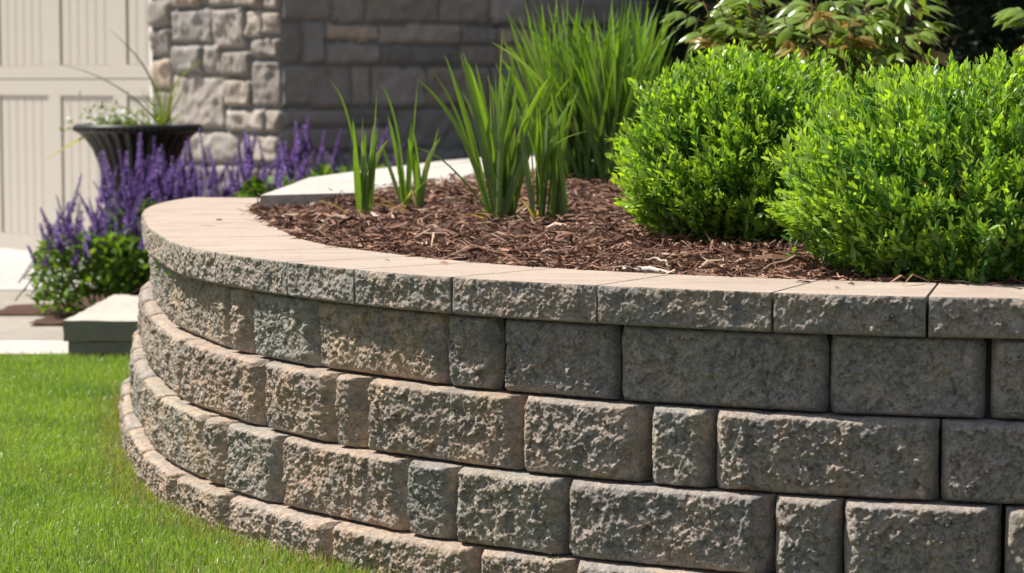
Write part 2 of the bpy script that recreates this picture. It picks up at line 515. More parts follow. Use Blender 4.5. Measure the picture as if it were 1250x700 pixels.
G_, T_, B_, W_ = (0.345, 0.325, 0.305), (0.43, 0.355, 0.29), (0.46, 0.36, 0.28), (0.39, 0.355, 0.32)
def jit(c):
    k = rs.uniform(0.9, 1.1)
    return tuple(min(1, x * k * rs.uniform(0.97, 1.03)) for x in c)
def cool(c, s):
    k = 0.6 * float(sstep(3.6, 4.7, np.array(s)))
    return tuple(a * (1 - k) + b * k for a, b in zip(c, (0.30, 0.295, 0.29)))
COURSES = [
    ([0.0, 0.30, 0.44, 0.88, 1.03, 1.33, 1.797, 2.233, 2.866, 2.996, 3.305, 3.739, 3.886, 4.164, 4.598, 4.9, 5.05, 5.48, 5.78, 6.2, 6.454],
     [W_, T_, G_, T_, G_, W_, W_, T_, T_, G_, B_, G_, G_, G_, W_, G_, T_, W_, G_, T_]),
    ([0.0, 0.14, 0.57, 0.86, 1.0, 1.44, 1.878, 2.575, 3.101, 3.41, 3.522, 3.960, 4.244, 4.382, 4.813, 5.10, 5.53, 5.68, 5.97, 6.454],
     [T_, B_, W_, T_, G_, T_, T_, B_, B_, T_, B_, T_, W_, T_, G_, W_, T_, G_, W_]),
    ([0.0, 0.43, 0.72, 0.87, 1.3, 1.59, 2.021, 2.444, 2.847, 2.977, 3.237, 3.677, 3.813, 4.083, 4.506, 4.641, 4.931, 5.36, 5.65, 5.8, 6.23, 6.454],
     [T_, W_, T_, B_, T_, W_, B_, T_, B_, G_, B_, G_, W_, W_, G_, W_, T_, W_, G_, T_, W_]),
    ([0.0, 0.29, 0.72, 0.87, 1.16, 1.6, 1.9, 2.33, 2.736, 3.052, 3.485, 3.893, 4.120, 4.55, 4.84, 4.98, 5.41, 5.70, 6.13, 6.454],
     [W_, T_, G_, T_, B_, T_, T_, B_, B_, T_, B_, B_, T_, W_, G_, T_, W_, T_, G_]),
]
seed = 1
for k, (js, cols) in enumerate(COURSES):
    zt = ZC - CAPH - k * BH
    for i in range(len(js) - 1):
        seed += 1
        block(js[i], js[i + 1], OFF1 + k * SETB, zt - BH + 0.0015 if k < 3 else zt - BH - 0.03, zt - 0.0015, jit(cool(cols[i], 0.5 * (js[i] + js[i + 1]))), seed)

CW_S = [0, 1.5, 2.4, 6.5]
CW_W = [0.30, 0.34, 0.33, 0.315]
def capw(s):
    return np.interp(s, CW_S, CW_W)
def cap(s0, s1, color, seed):
    gap = 0.0030
    L = s1 - s0 - 2 * gap
    res = 0.0022 if 2.2 < s1 < 5.2 else 0.0042
    nu, nv = int(L / res), int(CAPH / res)
    s = (s0 + gap + np.linspace(0, L, nu))[:, None] * np.ones((1, nv))
    v = np.linspace(0, CAPH - 0.001, nv)[None] * np.ones((nu, 1))
    p, n = wp(s, 0)
    z0 = ZC - CAPH + 0.001
    P3 = np.concatenate([p, (v + z0)[..., None]], -1)
    du = np.minimum(s - s0, s1 - s); dv = np.minimum(v, CAPH - v)
    wob = fbm(P3 * 30 + seed, 3, 5) * 0.6
    ins = np.maximum.reduce([rnd_edge(du, 0.006 * (1 + wob), 0.006), rnd_edge(v, 0.009 * (1 + wob), 0.008), rnd_edge(CAPH - v, 0.0045 * (1 + wob), 0.004)])
    d = split_face(P3, du, dv * 1.6, seed, 0.72, s) - ins
    F = P3.copy()
    F[..., :2] += d[..., None] * n
    # top: from the arris back to the inner edge; kept as the closing strip with the smooth material
    back = np.concatenate([p - n * capw(s)[..., None], (v + z0)[..., None]], -1)
    return closed_block('cap_stone', F, back, [M_BLOCK, M_CAPTOP], color, mtop=1)

CG, CT = (0.37, 0.34, 0.31), (0.44, 0.38, 0.32)
cj = [0.0, 0.42, 0.85, 1.18, 1.62, 2.276, 2.847, 3.225, 3.491, 3.788, 4.139, 4.5, 4.789, 5.15, 5.48, 5.83, 6.15, 6.454]
for i in range(len(cj) - 1):
    seed += 1
    cap(cj[i], cj[i + 1], jit(CG if cj[i] > 2.7 else CT), seed)

# dark backing behind the joints
b = MB()
ss = np.linspace(0.0, SMAX, 160)
pa, _ = wp(ss, -0.06); pb, _ = wp(ss, -0.2)
V = np.vstack([np.c_[pa, np.full(160, 0.0)], np.c_[pa, np.full(160, ZC - CAPH - 0.004)], np.c_[pb, np.full(160, ZC - CAPH - 0.004)], np.c_[pb, np.full(160, 0.0)]])
q = [(r * 160 + i, r * 160 + i + 1, (r + 1) * 160 + i + 1, (r + 1) * 160 + i) for r in range(3) for i in range(159)]
b.add(V, q)
b.build('backfill', M_FILL, wall)

# ------------------------------------------------------------------ mulch bed
def bed_dist(XY):
    """distance inside the cap's inner edge (negative outside)"""
    XY = np.asarray(XY, float)
    st = CRV[::8]; sn = NRM[::8]; sw = capw(S_[::8])
    out = np.empty(len(XY))
    for i in range(0, len(XY), 20000):
        c = XY[i:i + 20000]
        D = c[:, None] - st[None]
        k = np.argmin((D ** 2).sum(-1), 1)
        dd = -(D[np.arange(len(c)), k] * sn[k]).sum(1)
        out[i:i + 20000] = dd - sw[k]
    return out
def bed_z(XY):
    d = bed_dist(XY)
    P = np.c_[XY, np.zeros(len(XY))]
    far = sstep(0.1, 1.6, d)
    rise = 0.03 * sstep(7.2, 7.95, XY[:, 1]) * sstep(-0.78, -0.45, XY[:, 0])
    return ZC - 0.014 + 0.062 * far + rise + 0.012 * fbm(P * 5, 3, 2) * sstep(0.02, 0.4, d) + 0.006 * fbm(P * 28, 3, 4)
LAND = [(-0.80, 7.80), (-0.78, 8.6), (-0.77, 9.3), (-0.63, 10.0), (-0.31, 11.4), (0.0, 12.3), (0.17, 13.35), (0.8, 13.9), (0.7, 12.4), (0.62, 10.6), (0.56, 9.4), (0.42, 8.75), (-0.1, 8.32), (-0.5, 8.0)]

def mulch_bed():
    b = MB()
    # base surface
    xs = np.arange(-1.0, 5.0, 0.03); ys = np.arange(4.4, 12.5, 0.03)
    X, Y = np.meshgrid(xs, ys, indexing='ij')
    XY = np.c_[X.ravel(), Y.ravel()]
    ok = (bed_dist(XY) > -0.05) & ~((XY[:, 0] < -0.72) & (XY[:, 1] > 8.05)) & ~((XY[:, 0] < (XY[:, 1] - 8.5) * 0.42 - 0.6) & (XY[:, 1] > 8.3))
    Z = bed_z(XY) - 0.012
    q = gridq(len(xs), len(ys))
    q = q[ok[q].all(1)]
    used = np.unique(q)
    mp = -np.ones(len(XY), int); mp[used] = np.arange(len(used))
    col = np.array([0.07, 0.04, 0.03])
    b.add(np.c_[XY, Z][used], mp[q], col=col)
    # shredded chips
    rng = np.random.default_rng(3)
    N = 90000
    P = np.c_[rng.uniform(-1.0, 2.6, N), 4.4 + 5.2 * rng.random(N) ** 1.25]
    d = bed_dist(P)
    keep = ((d > -0.012) | ((d > -0.2) & (rng.random(N) < 0.0015))) & ~((P[:, 0] > 1.5) & (rng.random(N) < 0.6)) & ~((P[:, 1] > 8.05) & (P[:, 0] < (P[:, 1] - 8.5) * 0.42 - 0.5)) & ~((P[:, 1] > 7.85) & (P[:, 0] < -0.6))
    P = P[keep]; d = d[keep]; N = len(P)
    L = np.clip(rng.lognormal(-3.2, 0.55, N), 0.012, 0.12)
    W = np.clip(rng.lognormal(-5.55, 0.45, N), 0.0018, 0.011)
    az = rng.uniform(0, 2 * math.pi, N); el = rng.normal(0.05, 0.26, N)
    edge = d < 0.05
    el[edge] *= 0.4
    el[d < -0.012] *= 0.1
    D = np.c_[np.cos(az) * np.cos(el), np.sin(az) * np.cos(el), np.sin(el)]
    up = np.c_[-np.cos(az) * np.sin(el), -np.sin(az) * np.sin(el), np.cos(el)]
    roll = rng.uniform(-1.3, 1.3, N)[:, None]
    side = np.cross(D, up)
    s2 = side * np.cos(roll) + up * np.sin(roll); u2 = -side * np.sin(roll) + up * np.cos(roll)
    zz_ = bed_z(P) + rng.uniform(-0.016, 0.014, N) + 0.003
    zz_[d < -0.012] = ZC + 0.003
    c = np.c_[P, zz_]
    bend = (rng.normal(0, 0.12, N) * L)[:, None]
    mid = c + u2 * bend + s2 * (rng.normal(0, 0.06, N) * L)[:, None]
    a_ = c - D * L[:, None] / 2; b_ = c + D * L[:, None] / 2
    w = W[:, None]; th = w * 0.45
    V = np.stack([a_ - s2 * w * .3, a_ + s2 * w * .3, mid - s2 * w * .6, mid + s2 * w * .6, mid - u2 * th, b_ - s2 * w * .22, b_ + s2 * w * .22], 1)
    f4 = np.array([(0, 1, 3, 2), (2, 3, 6, 5)]); f3 = np.array([(0, 2, 4), (1, 4, 3), (5, 4, 2), (6, 3, 4), (0, 4, 1), (5, 6, 4)])
    base = (np.arange(N) * 7)[:, None, None]
    dark, midc, red, pale = np.array([0.080, 0.042, 0.030]), np.array([0.21, 0.115, 0.08]), np.array([0.31, 0.17, 0.12]), np.array([0.48, 0.35, 0.26])
    r = rng.random(N)[:, None]
    C_ = np.where(r < 0.28, dark, np.where(r < 0.68, midc, np.where(r < 0.93, red, pale))) * rng.uniform(0.75, 1.3, (N, 1))
    b.add(V.reshape(-1, 3), (f4[None] + base).reshape(-1, 4), (f3[None] + base).reshape(-1, 3), np.repeat(C_, 7, 0))
    o = b.build('mulch', M_MULCH, smooth=False)
    kind(o, 'stuff', 'shredded reddish brown bark mulch filling the raised bed inside the wall', 'mulch')
mulch_bed()

# a few splinters and twigs big enough to tell apart
def splinter(name, pts, r, col, label, cat):
    b = MB()
    pts = np.array(pts, float)
    z = bed_z(pts[:, :2])
    P = np.c_[pts[:, :2], z + pts[:, 2]]
    t = np.linspace(0, 1, 9); tt = np.linspace(0, 1, len(P))
    P = np.stack([np.interp(t, tt, P[:, k]) for k in range(3)], 1)
    P += np.random.default_rng(len(pts) + int(abs(pts[0, 0]) * 999)).normal(0, 0.0025, P.shape)
    b.tube(P, r * (0.55 + 0.6 * np.sin(np.pi * np.clip(t, 0.05, 0.95))), 6, col)
    o = b.build(name, M_MULCH, origin=P[4])
    tag(o, label, cat)
splinter('wood_splinter', [(0.235, 5.14, 0.012), (0.29, 5.11, 0.016), (0.335, 5.06, 0.012)], 0.0055, (0.55, 0.5, 0.44), 'bleached white wood splinter lying on the mulch at the inner edge of the cap', 'splinter')
splinter('wood_splinter', [(0.28, 5.3, 0.014), (0.315, 5.28, 0.02), (0.34, 5.2, 0.012)], 0.003, (0.42, 0.34, 0.27), 'thin pale curved wood splinter behind the bleached white one', 'splinter')
splinter('wood_splinter', [(-0.41, 7.2, 0.02), (-0.375, 7.05, 0.012)], 0.0055, (0.5, 0.40, 0.33), 'short pale wood splinter on the mulch just in front of the small iris clumps', 'splinter')
splinter('twig', [(-0.53, 7.1, 0.02), (-0.46, 7.02, 0.018)], 0.006, (0.30, 0.21, 0.16), 'tan bark strip lying on the mulch near the left end of the bed', 'twig')
splinter('twig', [(0.03, 6.45, 0.012), (0.1, 6.5, 0.02), (0.2, 6.58, 0.012)], 0.004, (0.03, 0.02, 0.017), 'thin dark twig lying on the mulch at the foot of the large iris clump', 'twig')
splinter('twig', [(0.52, 5.12, 0.012), (0.6, 5.22, 0.03), (0.66, 5.3, 0.02)], 0.004, (0.26, 0.17, 0.12), 'brown twig leaning on the mulch in front of the gap between the round shrubs', 'twig')

# ------------------------------------------------------------------ plants
def ribbon(b, pts, width, side, fold=0.25, col=(0.05, 0.12, 0.02), tipc=None):
    """a blade with a shallow V section; pts n x 3, width per point"""
    pts = np.asarray(pts, float); n = len(pts)
    T = np.gradient(pts, axis=0); T /= np.linalg.norm(T, axis=1)[:, None] + 1e-9
    side = np.broadcast_to(np.asarray(side, float), (n, 3))
    side = side - (side * T).sum(1)[:, None] * T
    side = side / (np.linalg.norm(side, axis=1)[:, None] + 1e-9)
    N = np.cross(T, side)
    w = np.asarray(width)[:, None] / 2
    V = np.stack([pts - side * w + N * w * fold, pts, pts + side * w + N * w * fold], 1).reshape(-1, 3)
    q = gridq(n, 3)
    c = np.asarray(col, float)[None] * np.ones((n, 1))
    if tipc is not None:
        t = np.linspace(0, 1, n)[:, None]
        c = c * (1 - t) + np.asarray(tipc) * t
    b.add(V, q, col=np.repeat(c, 3, 0))

def iris(name, label, x, y, spread, nleaf, hgt, wid, seed, lean=0.22, extra=(), fans=1, sx=1.0):
    rg = random.Random(seed)
    z0 = float(bed_z(np.array([[x, y]]))[0]) - 0.02
    root = thing(name, label, 'iris' if wid > 0.014 else 'ornamental grass', (x, y, z0), None)
    per = max(1, nleaf // fans)
    for f in range(fans):
        b = MB()
        fx, fy = x + rg.uniform(-1, 1) * spread * sx, y + rg.uniform(-1, 1) * spread
        faz = rg.uniform(-0.7, 0.7) + (math.pi if rg.random() < 0.5 else 0)
        for i in range(per):
            L = hgt * rg.uniform(0.62, 1.0)
            w = wid * rg.uniform(0.75, 1.15)
            u = (i + 0.5) / per * 2 - 1
            ln = lean * (u * 1.2 + rg.gauss(0, 0.5))
            az = faz + rg.gauss(0, 0.5)
            d = np.array([math.cos(az), math.sin(az), 0])
            bx = np.array([fx + u * 0.012 + rg.gauss(0, .008), fy + rg.gauss(0, .012), z0])
            arch = rg.choice([0.02, 0.05, 0.1, 0.3]) * rg.uniform(0.5, 1.2)
            t = np.linspace(0, 1, 10)
            ang = ln + np.sign(ln + 1e-6) * arch * t ** 2.2 * 2.0
            seg = L / 9
            pts = [bx]
            for k in range(1, 10):
                pts.append(pts[-1] + seg * (d * math.sin(ang[k]) + np.array([0, 0, math.cos(ang[k])])))
            prof = w * np.clip(np.minimum(0.62 + 1.1 * t, 1.0) * (1 - t ** 5) ** 0.9, 0.05, 1)
            tw = rg.uniform(-0.9, 0.9)
            side = np.array([d[0] * math.cos(tw) - d[1] * math.sin(tw), d[0] * math.sin(tw) + d[1] * math.cos(tw), 0])
            g = rg.uniform(0.75, 1.25)
            c0 = np.array([0.15, 0.23, 0.075] if wid > 0.016 else [0.07, 0.135, 0.035]) * g
            c1 = np.array([0.15, 0.29, 0.028]) * g * (1.2 if rg.random() < .4 else 1)
            if rg.random() < 0.2:
                c1 = np.array([0.22, 0.32, 0.14]) * g
            ribbon(b, pts, prof, side, 0.3, c0, c1)
        for i in range(3 if wid > 0.014 else 5):
            # dry leaves left at the foot of the clump
            a = rg.uniform(0, 6.28); L = rg.uniform(0.05, 0.14)
            q0 = np.array([fx + rg.gauss(0, .015), fy + rg.gauss(0, .015), z0 + 0.02]); dd = np.array([math.cos(a), math.sin(a), rg.uniform(0.05, 1.6)])
            pts = [q0 + dd / np.linalg.norm(dd) * L * k / 5 + np.array([0, 0, -0.25 * L * (k / 5) ** 2]) for k in range(6)]
            ribbon(b, pts, wid * 0.5 * np.array([1, 1, .9, .7, .5, .1]), (-dd[1], dd[0], 0.2), 0.4, (0.30, 0.22, 0.12), (0.42, 0.33, 0.2))
        if f == 0:
            for (P, w) in extra:
                P = np.array(P, float)
                t = np.linspace(0, 1, 10); tt = np.linspace(0, 1, len(P))
                Q = np.stack([np.interp(t, tt, P[:, k]) for k in range(3)], 1)
                for _ in range(2):
                    Q[1:-1] = (Q[:-2] + Q[1:-1] * 2 + Q[2:]) / 4
                prof = w * np.clip(np.minimum(0.7 + t, 1.0) * (1 - t ** 3), 0.04, 1)
                ribbon(b, Q, prof, (0.3, 0.95, 0.3), 0.3, (0.09, 0.19, 0.03), (0.15, 0.25, 0.03))
        b.build('leaf_fan', M_IRIS, root)
    return root

zb = ZC + 0.03
iris('iris', 'smallest iris clump, leftmost on the mulch, a few arching sword leaves', -0.432, 7.35, 0.030, 11, 0.34, 0.0185, 11, 0.17,
     extra=[([(-0.44, 7.35, zb), (-0.47, 7.34, zb + .2), (-0.505, 7.33, zb + .33), (-0.545, 7.3, zb + .375)], 0.018),
            ([(-0.42, 7.35, zb), (-0.41, 7.34, zb + .2), (-0.40, 7.33, zb + .345)], 0.014)], fans=2)
iris('iris', 'second small iris clump from the left with one low yellow-green side leaf', -0.312, 7.5, 0.028, 11, 0.34, 0.019, 23, 0.20,
     extra=[([(-0.33, 7.5, zb), (-0.30, 7.42, zb + .03), (-0.25, 7.38, zb + .075)], 0.017),
            ([(-0.32, 7.5, zb), (-0.34, 7.48, zb + .2), (-0.37, 7.46, zb + .32), (-0.4, 7.45, zb + .365)], 0.018),
            ([(-0.31, 7.5, zb), (-0.30, 7.5, zb + .2), (-0.285, 7.5, zb + .38)], 0.014)], fans=2)
iris('iris', 'largest broad-leaved iris clump in the middle of the mulch fanning to the left', -0.055, 6.9, 0.045, 32, 0.51, 0.0185, 37, 0.20,
     extra=[([(-0.06, 6.86, zb), (-0.13, 6.84, zb + .09), (-0.2, 6.82, zb + .16), (-0.28, 6.8, zb + .19)], 0.012),
            ([(-0.07, 6.9, zb), (-0.12, 6.9, zb + .2), (-0.175, 6.9, zb + .33), (-0.225, 6.9, zb + .40)], 0.022),
            ([(-0.07, 6.92, zb), (-0.10, 6.9, zb + .2), (-0.15, 6.9, zb + .35), (-0.19, 6.9, zb + .44)], 0.018),
            ([(-0.04, 6.9, zb), (-0.035, 6.9, zb + .25), (-0.03, 6.9, zb + .4), (-0.026, 6.9, zb + .515)], 0.022),
            ([(-0.03, 6.9, zb), (-0.01, 6.9, zb + .25), (0.005, 6.9, zb + .4), (0.0, 6.9, zb + .47)], 0.020)], fans=4, sx=1.1)
iris('iris', 'slender upright iris clump just right of the largest one, one leaf bent sideways', 0.09, 6.85, 0.034, 22, 0.42, 0.0165, 41, 0.11,
     extra=[([(0.08, 6.85, zb), (0.09, 6.83, zb + .13), (0.11, 6.8, zb + .19), (0.155, 6.78, zb + .215), (0.21, 6.76, zb + .23)], 0.013)], fans=4, sx=1.9)
iris('ornamental_grass', 'tall dense clump of narrow bright green leaves behind the irises', 0.285, 8.15, 0.15, 300, 0.65, 0.0155, 59, 0.24, fans=16, sx=1.1)

def leaf_arr(b, P, D, U, L, W, col, cup=0.15):
    """many small pointed leaves at once: base P, direction D, face normal U"""
    N = len(P)
    D = D / (np.linalg.norm(D, axis=1)[:, None] + 1e-9)
    S = np.cross(D, U); S /= (np.linalg.norm(S, axis=1)[:, None] + 1e-9)
    U = np.cross(S, D)
    L = L[:, None]; W = W[:, None]
    V = np.stack([P, P + D * L * .38 - S * W * .5 + U * W * cup, P + D * L * .38, P + D * L * .38 + S * W * .5 + U * W * cup,
                  P + D * L * .72 - S * W * .36 + U * (W * cup - L * .03), P + D * L * .74 - U * L * .02, P + D * L * .72 + S * W * .36 + U * (W * cup - L * .03), P + D * L - U * L * .08], 1)
    f4 = np.array([(1, 2, 5, 4), (2, 3, 6, 5)]); f3 = np.array([(0, 2, 1), (0, 3, 2), (4, 5, 7), (5, 6, 7)])
    k = (np.arange(N) * 8)[:, None, None]
    b.add(V.reshape(-1, 3), (f4[None] + k).reshape(-1, 4), (f3[None] + k).reshape(-1, 3), np.repeat(col, 8, 0))

def shrub(label, cx, cy, rx, ry, h, seed, nshoot, nleaf=13):
    rg = np.random.default_rng(seed)
    z0 = float(bed_z(np.array([[cx, cy]]))[0]) - 0.01
    root = thing('shrub', label, 'shrub', (cx, cy, z0), 'round bright green shrubs in the raised bed')
    b = MB(); st = MB()
    # points on a dome that is widest a third of the way up
    th = rg.uniform(0, 2 * math.pi, nshoot)
    ph = np.arcsin(np.clip(rg.uniform(-0.97, 1.0, nshoot), -1, 1))
    cz = 0.40 * h
    N = np.c_[np.cos(th) * np.cos(ph), np.sin(th) * np.cos(ph), np.sin(ph)]
    low = N[:, 2] < 0
    flat = np.where(low, (1 - N[:, 2] ** 2 + 1e-6) ** -0.22, 1.0)
    N = N * np.c_[flat, flat, np.ones(nshoot)]
    rz = np.where(N[:, 2] > 0, h - cz, cz)
    lump = 1 + 0.13 * fbm(N * 1.7 + seed, 3, seed) + 0.20 * fbm(N * 5.5 + seed, 2, seed + 5)
    tall = rg.random(nshoot) < 0.16
    lump = lump * (1 - 0.16 * rg.random(nshoot) ** 2 + 0.02) + tall * rg.uniform(0.03, 0.13, nshoot) * (N[:, 2] > 0.2)
    tip = np.array([cx, cy, z0 + cz]) + N * np.c_[rx * lump, ry * lump, rz * lump]
    tip[:, 2] = np.maximum(tip[:, 2], z0 + 0.025)
    dr = N * np.array([1, 1, 0.8]) + np.array([0, 0, 0.8]) + rg.normal(0, 0.25, (nshoot, 3))
    dr /= np.linalg.norm(dr, axis=1)[:, None]
    SL = rg.uniform(0.09, 0.15, nshoot)
    hue = fbm(N * 3 + seed * 2, 2, 90)
    PP, DD, UU, LL, WW, CC = [], [], [], [], [], []
    for k in range(nleaf):
        t = (k + 0.5) / nleaf
        p = tip - dr * (SL * (1 - t))[:, None] + rg.normal(0, 0.003, (nshoot, 3))
        az = k * 2.4 + rg.uniform(0, 6.28, nshoot)
        a = np.cross(dr, np.array([0.3, 0.2, 0.9])); a /= np.linalg.norm(a, axis=1)[:, None]
        c = np.cross(dr, a)
        rad = a * np.cos(az)[:, None] + c * np.sin(az)[:, None]
        open_ = rg.uniform(0.55, 1.15, nshoot) * (1.0 - 0.55 * t)
        d = dr * np.cos(open_)[:, None] + rad * np.sin(open_)[:, None]
        u = dr * np.sin(open_)[:, None] - rad * np.cos(open_)[:, None]
        PP.append(p); DD.append(d + np.array([0, 0, 0.12])); UU.append(u + rg.normal(0, .25, (nshoot, 3)))
        sz = rg.uniform(0.75, 1.15, nshoot) * (1.0 - 0.45 * max(0, t - 0.75) * 4)
        LL.append(0.0285 * sz); WW.append(0.0104 * sz * rg.uniform(0.85, 1.2, nshoot))
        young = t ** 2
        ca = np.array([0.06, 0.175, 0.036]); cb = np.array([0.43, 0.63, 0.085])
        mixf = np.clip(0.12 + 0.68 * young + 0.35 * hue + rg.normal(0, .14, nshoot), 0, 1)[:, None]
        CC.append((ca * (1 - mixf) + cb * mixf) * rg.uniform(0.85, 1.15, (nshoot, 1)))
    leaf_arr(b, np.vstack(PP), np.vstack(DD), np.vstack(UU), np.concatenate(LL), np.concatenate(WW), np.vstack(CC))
    for i in range(0, nshoot, 2):
        st.tube([tip[i] - dr[i] * SL[i], tip[i]], [0.0013, 0.0007], 3, (0.16, 0.14, 0.04))
    b.build('foliage', M_SHRUB, root)
    st.build('shoots', M_SALVIA, root)
    w = MB()
    for i in range(26):
        a = rg.uniform(0, 6.28); r = rg.uniform(0.5, 0.85)
        e = np.array([cx + math.cos(a) * rx * r, cy + math.sin(a) * ry * r, z0 + h * rg.uniform(0.35, 0.8)])
        s = np.array([cx + math.cos(a) * 0.03, cy + math.sin(a) * 0.03, z0 - 0.02])
        m = (s + e) / 2 + np.array([0, 0, 0.05])
        w.tube([s, m, e], [0.006, 0.004, 0.002], 5)
    w.build('stems', M_BARK, root)
    return root
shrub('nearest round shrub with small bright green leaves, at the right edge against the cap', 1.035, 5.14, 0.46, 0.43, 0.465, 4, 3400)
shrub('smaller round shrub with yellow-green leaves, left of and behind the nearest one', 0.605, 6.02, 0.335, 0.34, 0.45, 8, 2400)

def peony(label, cx, cy, hgt, spread, nst, seed):
    rg = random.Random(seed)
    z0 = float(bed_z(np.array([[cx, cy]]))[0]) - 0.01
    root = thing('peony', label, 'peony', (cx, cy, z0))
    b = MB(); st = MB()
    for i in range(nst):
        a = rg.uniform(0, 6.28); r = spread * math.sqrt(rg.random())
        s = np.array([cx + math.cos(a) * r * 0.2, cy + math.sin(a) * r * 0.2, z0])
        e = np.array([cx + math.cos(a) * r, cy + math.sin(a) * r, z0 + hgt * rg.uniform(0.8, 1.0)])
        m = (s + e) / 2 + np.array([0, 0, 0.04])
        t = np.linspace(0, 1, 8)[:, None]
        C = (1 - t) ** 2 * s + 2 * t * (1 - t) * m + t * t * e
        st.tube(C, np.linspace(0.004, 0.002, 8), 5, (0.17, 0.11, 0.04))
        for k in range(9):
            p = C[min(7, 2 + int(k * 0.62))] + 0
            la = k * 2.4 + a + rg.uniform(-.4, .4)
            d = np.array([math.cos(la), math.sin(la), rg.uniform(0.1, 0.6)])
            d /= np.linalg.norm(d)
            pl = rg.uniform(0.06, 0.12)
            q = p + d * pl
            st.tube([p, q], [0.0018, 0.0012], 4, (0.17, 0.11, 0.04))
            sd = np.cross(d, (0, 0, 1)); sd /= np.linalg.norm(sd)
            red = rg.random() < 0.2
            for j in range(7):
                f = (j % 3 - 1)
                base = q if j < 3 else p + d * pl * (0.62 if j < 5 else 0.9)
                sgn = (1 if j % 2 else -1)
                dd = d * (1.0 if j < 3 else 0.7) + sd * (0.55 * f if j < 3 else 0.75 * sgn) + np.array([0, 0, rg.uniform(-.35, .1)])
                L = rg.uniform(0.055, 0.09); w = L * rg.uniform(0.32, 0.44)
                dd /= np.linalg.norm(dd)
                t = np.linspace(0, 1, 7)
                pts = [base + dd * L * x + np.array([0, 0, -0.5 * L * x * x]) for x in t]
                prof = w * np.clip(np.sin(np.pi * (0.06 + 0.94 * t) ** 0.8), 0.04, 1)
                g = rg.uniform(0.8, 1.25)
                col = np.array([0.17, 0.27, 0.045]) * g if not red else np.array([0.27, 0.20, 0.05]) * g
                ribbon(b, pts, prof, np.cross(dd, (rg.uniform(-1, 1), rg.uniform(-1.4, .3), 1)), 0.3, col, col * (1.1, 1.0, .9))
    b.build('leaves', M_PEONY, root)
    st.build('stems', M_SALVIA, root)
    return root
peony('peony with long glossy reddish-green leaves rising behind the two round shrubs', 0.90, 7.35, 0.66, 0.34, 26, 3)
peony('second peony, mostly cut off by the right edge of the picture behind the nearest shrub', 1.72, 7.2, 0.66, 0.24, 14, 6)

def evergreen(label, cx, cy, rx, ry, h, seed, n, z0=0.66):
    rg = np.random.default_rng(seed)
    root = thing('evergreen_shrub', label, 'evergreen', (cx, cy, z0), 'dark evergreen shrubs by the house')
    b = MB()
    th = rg.uniform(0, 6.283, n); z = rg.uniform(-1, 1, n)
    N = np.c_[np.cos(th) * np.sqrt(1 - z * z), np.sin(th) * np.sqrt(1 - z * z), z]
    r = (1 + 0.22 * fbm(N * 2.2 + seed, 3, seed)) * (1 - 0.35 * rg.random(n) ** 2)
    P = np.array([cx, cy, z0 + h / 2]) + N * np.c_[rx * r, ry * r, h / 2 * r]
    D = N + np.array([0, 0, 0.4]) + rg.normal(0, .5, (n, 3))
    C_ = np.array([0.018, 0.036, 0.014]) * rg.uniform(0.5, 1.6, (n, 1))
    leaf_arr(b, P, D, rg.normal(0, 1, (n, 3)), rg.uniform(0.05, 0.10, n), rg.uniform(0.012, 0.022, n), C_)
    b.build('foliage', M_DARKLEAF, root)
    w = MB()
    for i in range(14):
        k = int(rg.integers(n))
        w.tube([(cx, cy, z0 - 0.05), (np.array([cx, cy, z0 + h * .35]) + P[k]) / 2, P[k]], [0.02, 0.012, 0.004], 5)
    w.build('branches', M_BARK, root)
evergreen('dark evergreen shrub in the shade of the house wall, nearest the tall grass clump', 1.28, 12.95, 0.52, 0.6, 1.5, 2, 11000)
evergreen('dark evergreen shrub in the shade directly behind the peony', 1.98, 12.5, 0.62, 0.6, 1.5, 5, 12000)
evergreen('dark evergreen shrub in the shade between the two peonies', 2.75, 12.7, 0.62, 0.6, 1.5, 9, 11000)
evergreen('dark evergreen shrub in the shade farthest right, by the right edge of the picture', 3.5, 12.9, 0.62, 0.6, 1.5, 14, 9000)

